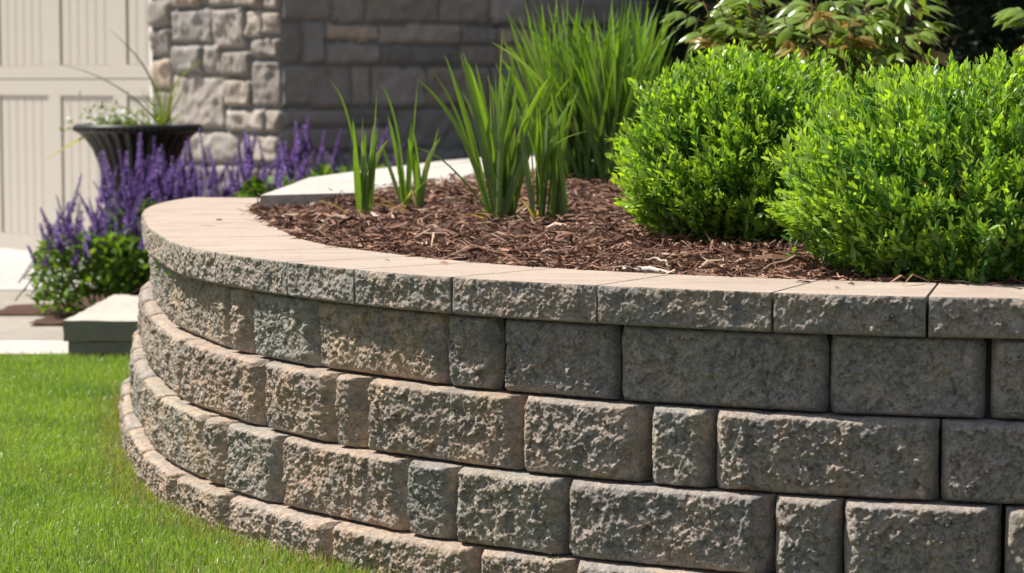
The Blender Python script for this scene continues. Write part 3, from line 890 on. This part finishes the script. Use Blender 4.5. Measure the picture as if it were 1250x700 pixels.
# ------------------------------------------------------------------ lawn
def lawn():
    rng = np.random.default_rng(12)
    N = 470000
    P = np.c_[rng.uniform(-3.0, 0.9, N), 4.1 + 4.95 * rng.random(N)]
    d = np.empty(N)
    st, sn = CRV[::10], NRM[::10]
    for i in range(0, N, 20000):
        c = P[i:i + 20000]
        D = c[:, None] - st[None]
        k = np.argmin((D ** 2).sum(-1), 1)
        d[i:i + 20000] = (D[np.arange(len(c)), k] * sn[k]).sum(1)
    off = OFF1 + 3 * SETB
    back = P[:, 1] > 8.4
    keep = (d > off - 0.004) | (back & (P[:, 0] < -1.22))
    # thin out what the picture hardly shows
    px = P[:, 0] / P[:, 1]
    keep &= ~(((px < -0.25) | (P[:, 1] < 4.6)) & (rng.random(N) < 0.55))
    P = P[keep]; d = d[keep]; N = len(P)
    X3 = np.c_[P, np.zeros(N)]
    dens = fbm(X3 * 2.3, 3, 4); hue = fbm(X3 * 4.5, 3, 14)
    dry = sstep(0.16, 0.0, d - off) * 0.85 + 0.35 * sstep(0.25, 0.6, dens)
    H = rng.uniform(0.018, 0.038, N) * (1 + 0.25 * dens) * (1 + 0.35 * (rng.random(N) < 0.05))
    W = rng.uniform(0.0014, 0.0028, N)
    az = rng.uniform(0, 6.283, N); lean = np.abs(rng.normal(0.5, 0.38, N))
    D = np.c_[np.cos(az), np.sin(az), np.zeros(N)]
    sa = az + 1.57 + rng.normal(0, .7, N)
    S = np.c_[np.cos(sa), np.sin(sa), np.zeros(N)] * W[:, None] / 2
    up = np.array([0, 0, 1.0])
    b0 = np.c_[P, np.full(N, -0.004)]
    m = b0 + (up * np.cos(lean * .5)[:, None] + D * np.sin(lean * .5)[:, None]) * (H * .55)[:, None]
    tp = m + (up * np.cos(lean * 1.5)[:, None] + D * np.sin(lean * 1.5)[:, None]) * (H * .5)[:, None]
    V = np.stack([b0 - S, b0 + S, m - S * .85, m + S * .85, tp], 1)
    k = (np.arange(N) * 5)[:, None, None]
    q = (np.array([(0, 1, 3, 2)])[None] + k).reshape(-1, 4); t = (np.array([(2, 3, 4)])[None] + k).reshape(-1, 3)
    ga, gb, straw = np.array([0.14, 0.265, 0.05]), np.array([0.32, 0.45, 0.09]), np.array([0.34, 0.29, 0.15])
    f = np.clip(0.5 + 0.5 * hue + rng.normal(0, .25, N), 0, 1)[:, None]
    C_ = ga * (1 - f) + gb * f
    isd = (rng.random(N) < 0.03 + 0.55 * np.clip(dry, 0, 1))[:, None]
    C_ = np.where(isd, straw * rng.uniform(.6, 1.1, (N, 1)), C_)
    b = MB()
    b.add(V.reshape(-1, 3), q, t, np.repeat(C_, 5, 0))
    # soil under it
    o = b.build('lawn_grass', M_GRASS)
    kind(o, 'stuff', 'short bright green lawn grass in front of the retaining wall', 'grass')
    sheet('lawn', [(-9, -2), (3, -2), (3, 9.05), (-9, 9.05)], -0.006, M_LAWNSOIL)
lawn()

# ------------------------------------------------------------------ paths and drive
sheet('walkway', [(-9, 9.06), (-1.1, 9.06), (-1.1, 9.56), (-9, 9.56)], 0.012, M_CONC, thick=0.06)
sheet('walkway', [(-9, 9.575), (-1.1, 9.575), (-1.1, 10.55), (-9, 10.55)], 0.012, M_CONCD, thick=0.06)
sheet('driveway_band', [(-9, 10.56), (-2.26, 10.56), (-2.22, 11.05), (-2.0, 11.05), (-2.0, 11.85), (-9, 11.85)], 0.012, M_CONCD, thick=0.06)  # darker concrete band across the near end of the drive
sheet('driveway', [(-9, 11.86), (-1.9, 11.86), (-1.7, 13.5), (-3.5, 15.4), (-9, 22)], 0.016, M_DRIVE, thick=0.06)
o = sheet('landing', LAND, ZC + 0.036, M_CONC, thick=0.04)

def flower_bed():
    xs = np.arange(-9, 0.3, 0.05); ys = np.arange(10.1, 13.7, 0.05)
    X, Y = np.meshgrid(xs, ys, indexing='ij')
    XY = np.c_[X.ravel(), Y.ravel()]
    Z = 0.02 + 0.52 * sstep(-1.9, -0.85, XY[:, 0]) + 0.015 * fbm(np.c_[XY, 0 * XY[:, 0]] * 6, 3, 3)
    edge = -0.8 + np.clip(XY[:, 1] - 9.3, 0, 9) * 0.25
    ok = ((XY[:, 0] > -2.0) & (XY[:, 0] < edge + 0.15)) | ((XY[:, 1] > 10.54) & (XY[:, 1] < 11.06) & (XY[:, 0] > -2.28))
    q = gridq(len(xs), len(ys)); q = q[ok[q].all(1)]
    used = np.unique(q); mp = -np.ones(len(XY), int); mp[used] = np.arange(len(used))
    b = MB(); b.add(np.c_[XY, Z][used], mp[q])
    kind(b.build('flower_bed_soil', M_SOIL), 'structure')
flower_bed()

# stone steps that climb to the right behind the wall end
def slab(b, x0, x1, y0, y1, z0, z1, sd):
    # pale top; the shade on the sides is put into their darker colour
    nx, ny = max(4, int((x1 - x0) / 0.02)), max(4, int((y1 - y0) / 0.02))
    nz = 7
    def face(A, B, Cc, na, nb, mat=1):
        a = np.linspace(0, 1, na)[:, None, None]; c = np.linspace(0, 1, nb)[None, :, None]
        V = np.array(A) + a * (np.array(B) - np.array(A)) + c * (np.array(Cc) - np.array(A))
        W = V + 0.006 * np.stack([fbm(V * 9 + sd + 31 * k, 3, 3 + k) for k in range(3)], -1)
        b.add(W.reshape(-1, 3), gridq(na, nb), mat=mat)
    face((x0, y0, z1), (x1, y0, z1), (x0, y1, z1), nx, ny, 0)
    face((x0, y0, z0), (x1, y0, z0), (x0, y0, z1), nx, nz)
    face((x0, y1, z0), (x0, y0, z0), (x0, y1, z1), ny, nz)
    face((x1, y0, z0), (x1, y1, z0), (x1, y0, z1), ny, nz)
    face((x1, y1, z0), (x0, y1, z0), (x1, y1, z1), nx, nz)
steps = thing('front_steps', 'pale stone steps climbing behind the left end of the retaining wall', 'steps', (-1.4, 9.5, 0))
b = MB(); slab(b, -1.635, -1.1, 9.012, 10.12, -0.02, 0.062, 1); slab(b, -1.65, -1.1, 9.0, 10.15, 0.066, 0.140, 2)
b.build('step', [M_STEP, M_STEPSHADE], steps)
b = MB(); slab(b, -1.15, -0.9, 9.05, 10.1, 0.02, 0.30, 3)
b.build('step', [M_STEP, M_STEPSHADE], steps)
b = MB(); slab(b, -0.93, -0.78, 9.05, 10.0, 0.2, 0.47, 4)
b.build('step', [M_STEP, M_STEPSHADE], steps)

# ------------------------------------------------------------------ house
T1 = np.array([.64, -.77]); T1 /= np.linalg.norm(T1)
N1 = np.array([T1[1], -T1[0]])
CORN = np.array([-1.17, 12.5])
T2 = np.array([-T1[1], T1[0]]); N2 = np.array([T2[1], -T2[0]])
house = thing('house', 'house with grey fieldstone veneer walls and a beige panelled garage door', 'house', (-1.17, 12.5, 0))
LIT = [(1.02, 1.318, 1.3, 1.466), (0.717, 1.416, 1.008, 1.56), (0.657, 1.415, 0.706, 1.56), (0.401, 1.409, 0.657, 1.56), (0.15, 1.395, 0.39, 1.56), (0.0, 1.385, 0.14, 1.56), (0.612, 1.223, 1.015, 1.408), (0.302, 1.19, 0.606, 1.402), (0.145, 1.245, 0.297, 1.39), (0.0, 1.251, 0.14, 1.38), (1.02, 1.155, 1.3, 1.314), (0.72, 1.063, 1.016, 1.218), (0.54, 1.063, 0.715, 1.217), (0.258, 1.043, 0.535, 1.185), (0.0, 1.138, 0.252, 1.245), (0.0, 0.889, 0.252, 1.134), (1.03, 0.98, 1.3, 1.15), (0.51, 0.77, 1.025, 1.058), (0.258, 0.889, 0.505, 1.038), (1.03, 0.818, 1.3, 0.975), (0.125, 0.762, 0.504, 0.884), (0.0, 0.762, 0.12, 0.884), (0.36, 0.59, 0.834, 0.762), (0.839, 0.59, 0.985, 0.762), (0.0, 0.60, 0.354, 0.757), (1.03, 0.586, 1.3, 0.812), (0.59, 0.419, 1.02, 0.583), (0.195, 0.433, 0.585, 0.592), (0.0, 0.44, 0.19, 0.592)]
def rows_fill(L, z0, z1, seed, hs=(0.13, 0.25), ws=(0.25, 0.62)):
    rg = random.Random(seed); out = []; z = z0
    while z < z1:
        h = rg.uniform(*hs); a = -rg.uniform(0, 0.2)
        while a < L:
            w = rg.uniform(*ws) if rg.random() < 0.75 else rg.uniform(0.12, 0.22)
            if h > 0.2 and rg.random() < 0.22:
                m = rg.uniform(.4, .6) * h
                out += [(a, z, a + w, z + m), (a, z + m, a + w, z + h)]
            else:
                out.append((a, z, a + w, z + h))
            a += w
        z += h
    return out
def veneer(name, org, t, n, L, z0, z1, rects, seed, res=0.013, wz=(-1, 9)):
    """one connected sheet: stones stand proud of the mortar"""
    rg = np.random.default_rng(seed)
    na, nz = int(L / res), int((z1 - z0) / res)
    A, Z = np.meshgrid(np.linspace(0, L, na), np.linspace(z0, z1, nz), indexing='ij')
    P3 = np.stack([A, Z, np.full_like(A, seed)], -1)
    wa = 0.010 * fbm(P3 * 7, 3, 31); wb = 0.010 * fbm(P3 * 7 + 40, 3, 32)
    A2, Z2 = A + wa, Z + wb
    H = np.full(A.shape, -0.012); C_ = np.ones(A.shape + (3,)) * np.array([0.20, 0.19, 0.175])
    pal = [(0.28, 0.25, 0.225), (0.34, 0.30, 0.26), (0.37, 0.315, 0.265), (0.31, 0.275, 0.245), (0.26, 0.24, 0.22), (0.40, 0.32, 0.255)]
    for (a0, b0, a1, b1) in rects:
        d = np.minimum.reduce([A2 - a0, a1 - A2, Z2 - b0, b1 - Z2]) - 0.006
        m = d > 0
        if not m.any():
            continue
        r = rg.uniform(0.010, 0.02)
        t_ = np.clip(d / r, 0, 1)
        g = np.sqrt(1 - (1 - t_) ** 2)
        off = rg.uniform(0.008, 0.032)
        tilt = (A2 - (a0 + a1) / 2) * rg.uniform(-.05, .05) + (Z2 - (b0 + b1) / 2) * rg.uniform(-.08, .08)
        nz_ = 0.014 * fbm(P3 * 9 + rg.uniform(0, 99), 3, 5, 0.55, True) + 0.007 * fbm(P3 * 34, 2, 6)
        hh = -0.012 + (off + 0.012 + tilt + nz_) * g
        H = np.where(m & (hh > H), hh, H)
        c = np.array(pal[rg.integers(len(pal))]) * rg.uniform(0.75, 1.2)
        C_ = np.where((m & (d > 0.004))[..., None], c, C_)
    # stones of the two faces close over the corner
    XY = org[None, None] + A[..., None] * t + H[..., None] * n
    b = MB()
    b.add(np.concatenate([XY, Z[..., None]], -1).reshape(-1, 3), gridq(na, nz), col=C_.reshape(-1, 3))
    return b, XY, Z
WALLTOP = 4.2
rl = LIT + rows_fill(1.3, -0.1, 0.40, 3, ws=(.2, .45)) + rows_fill(1.3, 1.57, WALLTOP, 4, ws=(.2, .45))
b, XY1, _ = veneer('stone_wall', CORN, -T1, N1, 1.22, -0.1, WALLTOP, rl, 7)
# return of the veneer into the door opening
e = CORN - T1 * 1.22
b.add([(*(e + N1 * 0.01), -0.1), (*(e + N1 * 0.01), WALLTOP), (*(e - N1 * 0.12), WALLTOP), (*(e - N1 * 0.12), -0.1)], [(0, 1, 2, 3)], col=(0.25, 0.24, 0.23))
b.build('stone_wall', M_STONE, house)
b, XY2, _ = veneer('stone_wall', CORN, T2, N2, 8.5, -0.1, WALLTOP, rows_fill(8.5, -0.1, WALLTOP, 11), 13, 0.016)
# quoin strip that closes the corner
zz = np.linspace(-0.1, WALLTOP, XY1.shape[1])
a1 = np.c_[XY1[0], zz]; i2 = np.linspace(0, XY2.shape[1] - 1, XY1.shape[1]).astype(int)
a2 = np.c_[XY2[0][i2], zz]
k = len(zz)
b.add(np.vstack([a1, a2]), [(i, i + 1, k + i + 1, k + i) for i in range(k - 1)], col=(0.30, 0.28, 0.255))
b.build('stone_wall', M_STONE, house)
# core behind the veneer and above the door so that the house is a solid volume
b = MB()
def pt(a, dep, z):   # a along -T1 from the corner, dep behind the lit face
    p = CORN - T1 * a - N1 * dep
    return (p[0], p[1], z)
def obox(b, a0, a1, d0, d1, z0, z1, mat=0):
    v = [pt(a, d, z) for a in (a0, a1) for d in (d0, d1) for z in (z0, z1)]
    b.add(v, [(0, 1, 3, 2), (4, 6, 7, 5), (0, 4, 5, 1), (2, 3, 7, 6), (0, 2, 6, 4), (1, 5, 7, 3)], mat=mat)
obox(b, 0.03, 7.0, 0.30, 8.4, 0.0, WALLTOP)
obox(b, 0.03, 1.2, 0.03, 0.28, 0.0, WALLTOP)
obox(b, 1.23, 7.0, 0.02, 0.28, 2.28, WALLTOP)
b.build('wall_core', M_CONCD, house, smooth=False)
b = MB(); obox(b, 1.222, 1.262, 0.0, 0.10, 0.0, 2.26); b.build('door_trim', M_TRIM, house, smooth=False)
b = MB(); obox(b, 1.222, 6.2, 0.0, 0.10, 2.262, 2.34); b.build('door_trim', M_TRIM, house, smooth=False)
b = MB()
DD = 0.055
a_e = [1.004 + 0.742 * i for i in range(8)]
rails = [(0.004, 0.112), (0.944, 1.036), (1.042, 1.119), (2.0, 2.26)]
for (z0, z1) in rails:
    obox(b, 1.264, 6.2, DD, DD + 0.03, z0, z1)
for i in range(7):
    for (z0, z1) in ((0.112, 0.944), (1.119, 2.0)):
        obox(b, max(1.264, a_e[i] + 0.60), a_e[i + 1], DD + 0.0005, DD + 0.03, z0, z1)
obox(b, 1.264, 6.2, DD + 0.026, DD + 0.05, 0.004, 2.2)
door = b.build('garage_door', M_DOOR, house, smooth=False)
for i in range(7):
    for (z0, z1) in ((0.114, 0.942), (1.121, 1.998)):
        p = MB()
        x = max(1.266, a_e[i] + 0.002); x1 = a_e[i] + 0.598
        nb = 6; w = 0.596 / nb
        xs, ds = [], []
        for j in range(nb):
            s = a_e[i] + 0.002 + j * w
            for (u, d_) in ((0.0, 0.0145), (0.007, 0.011), (w - 0.007, 0.011)):
                xs.append(s + u); ds.append(d_)
        xs.append(x1); ds.append(0.0145)
        xs = np.array(xs); ds = np.array(ds) + DD
        m = xs >= x - 1e-6
        xs, ds = xs[m], ds[m]
        V = [pt(a, d_, z) for a, d_ in zip(xs, ds) for z in (z0, z1)]
        p.add(V, [(2 * j, 2 * j + 1, 2 * j + 3, 2 * j + 2) for j in range(len(xs) - 1)])
        p.build('panel', M_DOOR, door, smooth=False)

# ------------------------------------------------------------------ urn
UX, UY, UZ = -1.80, 11.85, 0.06
urn = thing('urn', 'black fluted flower urn with a wide flaring rim in front of the garage door', 'urn', (UX, UY, UZ))
def lathe(b, prof, n=96, flute=0.0, nf=28):
    prof = np.array(prof); a = np.arange(n) / n * 2 * math.pi
    r = prof[:, 0][:, None] * (1 + flute * np.cos(a * nf)[None])
    V = np.stack([UX + r * np.cos(a), UY + r * np.sin(a), UZ + prof[:, 1][:, None] * np.ones((1, n))], -1)
    q = [(i * n + j, i * n + (j + 1) % n, (i + 1) * n + (j + 1) % n, (i + 1) * n + j) for i in range(len(prof) - 1) for j in range(n)]
    b.add(V.reshape(-1, 3), q)
b = MB(); lathe(b, [(0.075, 0.24), (0.10, 0.27), (0.125, 0.33), (0.145, 0.40), (0.165, 0.49), (0.185, 0.57), (0.212, 0.64), (0.25, 0.695), (0.285, 0.725)], 140, 0.035)
b.build('bowl', M_URN, urn)
b = MB(); lathe(b, [(0.27, 0.715), (0.297, 0.722), (0.306, 0.735), (0.308, 0.748), (0.298, 0.757), (0.278, 0.757), (0.268, 0.735), (0.2, 0.72), (0.01, 0.72)], 120)
for k in range(60):
    a = k / 60 * 2 * math.pi
    c = np.array([UX + 0.302 * math.cos(a), UY + 0.302 * math.sin(a), UZ + 0.737])
    th, ph = np.meshgrid(np.linspace(0, math.pi, 5), np.linspace(0, 2 * math.pi, 7), indexing='ij')
    V = c + np.stack([0.010 * np.sin(th) * np.cos(ph), 0.010 * np.sin(th) * np.sin(ph), 0.014 * np.cos(th)], -1)
    b.add(V.reshape(-1, 3), gridq(5, 7))
b.build('rim', M_URN, urn)
b = MB(); lathe(b, [(0.075, 0.24), (0.062, 0.21), (0.058, 0.17), (0.068, 0.13), (0.10, 0.10), (0.145, 0.085), (0.15, 0.07)], 64)
b.box((UX, UY, UZ + 0.035), (0.32, 0.32, 0.07), 0.3)
b.build('foot', M_URN, urn)

up = thing('urn_plant', 'thin arching grass blades and tiny white flowers growing in the black urn', 'plant', (UX, UY, UZ + 0.70))
b = MB()
R0 = np.array([UX + 0.13, UY - 0.02, UZ + 0.72])
def blade(b, pxs, w, col):
    """points given as offsets (metres) from the tuft"""
    P = np.array([R0 + np.array(p) for p in pxs]); t = np.linspace(0, 1, 14); tt = np.linspace(0, 1, len(P))
    Q = np.stack([np.interp(t, tt, P[:, k]) for k in range(3)], 1)
    for _ in range(3):
        Q[1:-1] = (Q[:-2] + 2 * Q[1:-1] + Q[2:]) / 4
    ribbon(b, Q, w * np.clip((1 - t ** 2.5), 0.08, 1), (0.8, 0.6, 0.1), 0.3, col)
gcol = (0.16, 0.21, 0.07)
blade(b, [(0, 0, 0), (-0.03, 0, .2), (-0.12, .02, .36), (-0.27, .03, .5)], 0.014, gcol)
blade(b, [(0, 0, 0), (-0.10, -.03, .14), (-0.28, -.03, .26), (-0.46, -.04, .325), (-0.62, -.04, .335)], 0.011, gcol)
blade(b, [(0, 0, 0), (0.03, .02, .2), (0.12, .05, .32), (0.27, .08, .38)], 0.010, gcol)
blade(b, [(0, 0, 0), (0.0, .02, .15), (0.01, .04, .30)], 0.010, gcol)
blade(b, [(-0.05, -.05, 0), (-0.17, -.05, .04), (-0.3, -.1, .02), (-0.44, -.14, -.06), (-0.56, -.18, -.14)], 0.026, (0.36, 0.36, 0.24))
blade(b, [(-0.05, 0, 0), (-0.2, 0, .13), (-0.35, .02, .16), (-0.5, .03, .12)], 0.010, (0.3, 0.3, 0.18))
rg = random.Random(2)
for i in range(16):
    a = rg.uniform(0, 6.28); e = rg.uniform(.1, .3)
    blade(b, [(0, 0, 0), (math.cos(a) * .05, math.sin(a) * .05, e * .6), (math.cos(a) * .12, math.sin(a) * .12, e)], 0.008, gcol)
b.build('grass_blades', M_IRIS, up)
b = MB()
rgn = np.random.default_rng(4)
n = 420
P = np.c_[UX - 0.10 + rgn.normal(0, .085, n), UY + rgn.normal(0, .085, n), UZ + 0.72 + np.abs(rgn.normal(0, .05, n))]
leaf_arr(b, P, rgn.normal(0, 1, (n, 3)) + (0, 0, .5), rgn.normal(0, 1, (n, 3)), rgn.uniform(.02, .04, n), rgn.uniform(.01, .018, n), np.array([0.17, 0.25, 0.06]) * rgn.uniform(.7, 1.3, (n, 1)))
b.build('foliage', M_SALVIA, up)
for k in range(30):
    c = np.array([UX - 0.13 + rgn.normal(0, .08), UY - .03 + rgn.normal(0, .07), UZ + 0.775 + rgn.normal(0, .03)])
    w = MB(); n = 5; a = np.arange(5) * 1.2566 + rgn.uniform(0, 6)
    leaf_arr(w, np.tile(c, (n, 1)), np.c_[np.cos(a), np.sin(a) - .3, np.sin(a) * .6 + .4], np.tile((0.1, -.6, 1.0), (n, 1)), np.full(n, .016), np.full(n, .013), np.full((n, 3), 0.8))
    w.build('flower', M_PETAL, up, origin=c)

# ------------------------------------------------------------------ salvia
def spike_mesh(seed, L):
    """one flower spike: a thin stem with whorls of small two-lipped florets; stands at the origin"""
    rg = np.random.default_rng(seed)
    b = MB()
    b.tube([(0, 0, -0.20), (0, 0, L * .98)], [0.003, 0.0012], 4, (0.07, 0.05, 0.09))
    nw = int(L / 0.010)
    P, D, U, LL, WW, CC = [], [], [], [], [], []
    for i in range(nw):
        t = i / (nw - 1)
        r = 0.020 * (1 - 0.60 * t)
        for k in range(8):
            a = k / 8 * 6.283 + i * 0.4 + rg.uniform(-.3, .3)
            P.append((0, 0, L * t)); D.append((math.cos(a), math.sin(a), rg.uniform(.1, .9))); U.append((-math.cos(a) * .5, -math.sin(a) * .5, 1))
            LL.append(r * rg.uniform(.8, 1.3)); WW.append(0.016 * (1 - .5 * t))
            c = np.array([0.27, 0.175, 0.41]) if rg.random() < .65 else np.array([0.16, 0.10, 0.26])
            if rg.random() < .12:
                c = np.array([0.36, 0.25, 0.66])
            CC.append(c * rg.uniform(.75, 1.3))
    leaf_arr(b, *(np.array(x, float) for x in (P, D, U, LL, WW, CC)))
    return b
SPK = []
def get_spikes():
    hold = []
    for k in range(5):
        o = spike_mesh(k + 3, 0.11 + 0.02 * k).build('flower_spike', M_PETAL)
        hold.append(o)
    return hold
SPK = get_spikes()
first_use = [True] * 5
def salvia(label, x, y, z0, r, hf, hs, ns, seed, lean=1.0):
    """hf: foliage height, hs: height of the spike bases above the soil"""
    rg = np.random.default_rng(seed)
    root = thing('salvia', label, 'salvia', (x, y, z0), 'purple salvia plants in front of the house')
    b = MB()
    n = 1300
    th = rg.uniform(0, 6.283, n); rr = np.sqrt(rg.random(n)); zz = rg.random(n) ** 0.8
    w = np.sqrt(1 - (zz - .25) ** 2 * .9)
    P = np.c_[x + np.cos(th) * r * rr * w, y + np.sin(th) * r * rr * w, z0 + 0.01 + hf * zz]
    D = np.c_[np.cos(th), np.sin(th), rg.uniform(-.2, .9, n)] + rg.normal(0, .45, (n, 3))
    Cc = np.array([0.10, 0.19, 0.03]) * rg.uniform(.6, 1.55, (n, 1)) * np.where(rg.random((n, 1)) < .15, np.array([1.5, 1.3, 1.0]), 1)
    leaf_arr(b, P, D, rg.normal(0, .5, (n, 3)) + (0, 0, 1), rg.uniform(.04, .075, n), rg.uniform(.02, .034, n), Cc)
    b.build('foliage', M_SALVIA, root)
    for i in range(ns):
        k = int(rg.integers(5))
        if first_use[k]:
            o = SPK[k]; first_use[k] = False
        else:
            o = SPK[k].copy(); COL.objects.link(o)
        a = rg.uniform(0, 6.283); q = math.sqrt(rg.random())
        px, py = r * q * math.cos(a), r * q * math.sin(a)
        o.parent = root
        o.location = (px, py, hs * rg.uniform(.62, 1.12) * (1 - 0.38 * q * q))
        o.rotation_euler = (-math.sin(a) * q * .55 * lean + rg.normal(0, .06), math.cos(a) * q * .55 * lean + rg.normal(0, .06), rg.uniform(0, 6.28))
        o.scale = (1, 1, rg.uniform(.8, 1.15))
salvia('leftmost purple salvia, its leafy base open to view beside the stone step', -1.78, 10.62, 0.02, 0.30, 0.32, 0.45, 54, 1, 1.25)
salvia('purple salvia right of the leftmost one, flowering below the urn', -1.62, 11.0, 0.06, 0.26, 0.30, 0.53, 48, 2, 1.1)
salvia('purple salvia directly in front of the foot of the urn', -1.66, 11.35, 0.10, 0.25, 0.34, 0.52, 36, 3)
salvia('purple salvia flowering above the far end of the wall cap', -1.38, 10.95, 0.20, 0.25, 0.20, 0.42, 36, 4)
salvia('purple salvia in front of the sunlit stone pillar', -1.22, 11.3, 0.24, 0.22, 0.16, 0.38, 26, 5)
salvia('purple salvia at the left corner of the pale landing, spikes well apart', -1.02, 10.7, 0.38, 0.17, 0.17, 0.30, 18, 6)
salvia('purple salvia behind the pale landing against the shaded stone wall', -0.88, 11.25, 0.42, 0.2, 0.16, 0.30, 13, 7)
salvia('last purple salvia on the right, seen between the small irises', -0.66, 11.6, 0.44, 0.15, 0.14, 0.28, 5, 8)

# ------------------------------------------------------------------ small things
b = MB()
t = np.linspace(0, 1, 12)
b.tube(np.c_[-0.80 + 0.02 * t - 0.012 * np.sin(t * math.pi), 7.77 - 0.02 * t, ZC + 0.045 - 0.07 * t], 0.0022, 6)
o = b.build('wire', M_WIRE, origin=(-0.8, 7.76, ZC)); tag(o, 'thin dark wire curving down from the corner of the pale landing', 'wire')
def weed(s, z, label, n, seed, sz=0.014, off=0.0):
    rg = np.random.default_rng(seed)
    p, nn = wp(s, off)
    b = MB()
    P = np.c_[np.tile(p, (n, 1)) + rg.normal(0, .010, (n, 1)) * np.array([nn[1], -nn[0]]) + nn * 0.012, z + rg.normal(0, .008, n)]
    leaf_arr(b, P, np.c_[np.tile(nn, (n, 1)), np.zeros(n)] * .8 + rg.normal(0, .7, (n, 3)), rg.normal(0, 1, (n, 3)), rg.uniform(.6, 1.2, n) * sz, rg.uniform(.3, .5, n) * sz, np.array([.10, .17, .05]) * rg.uniform(.8, 1.4, (n, 1)))
    o = b.build('weed', M_SALVIA, origin=(*p, z)); tag(o, label, 'weed')
weed(2.15, ZC - CAPH - 0.006, 'tiny green weed in the joint under the left end of the wall cap', 14, 1, 0.014, -0.012)
weed(2.42, ZC - CAPH - 0.006, 'second tiny weed under the wall cap, right of the first', 12, 2, 0.014, -0.012)
weed(4.15, ZC - CAPH - 0.02, 'sparse green weed hanging below the wall cap between two grey blocks', 16, 3, 0.011, -0.022)
weed(3.70, ZC - CAPH - 2 * BH - 0.004, 'small moss tuft on the ledge of the second course beside a grey block', 14, 4, 0.008, 0.02)
weed(4.08, ZC - CAPH - 3 * BH + 0.004, 'small moss tuft at the foot of the third course near the bottom edge', 20, 5, 0.010, 0.055)
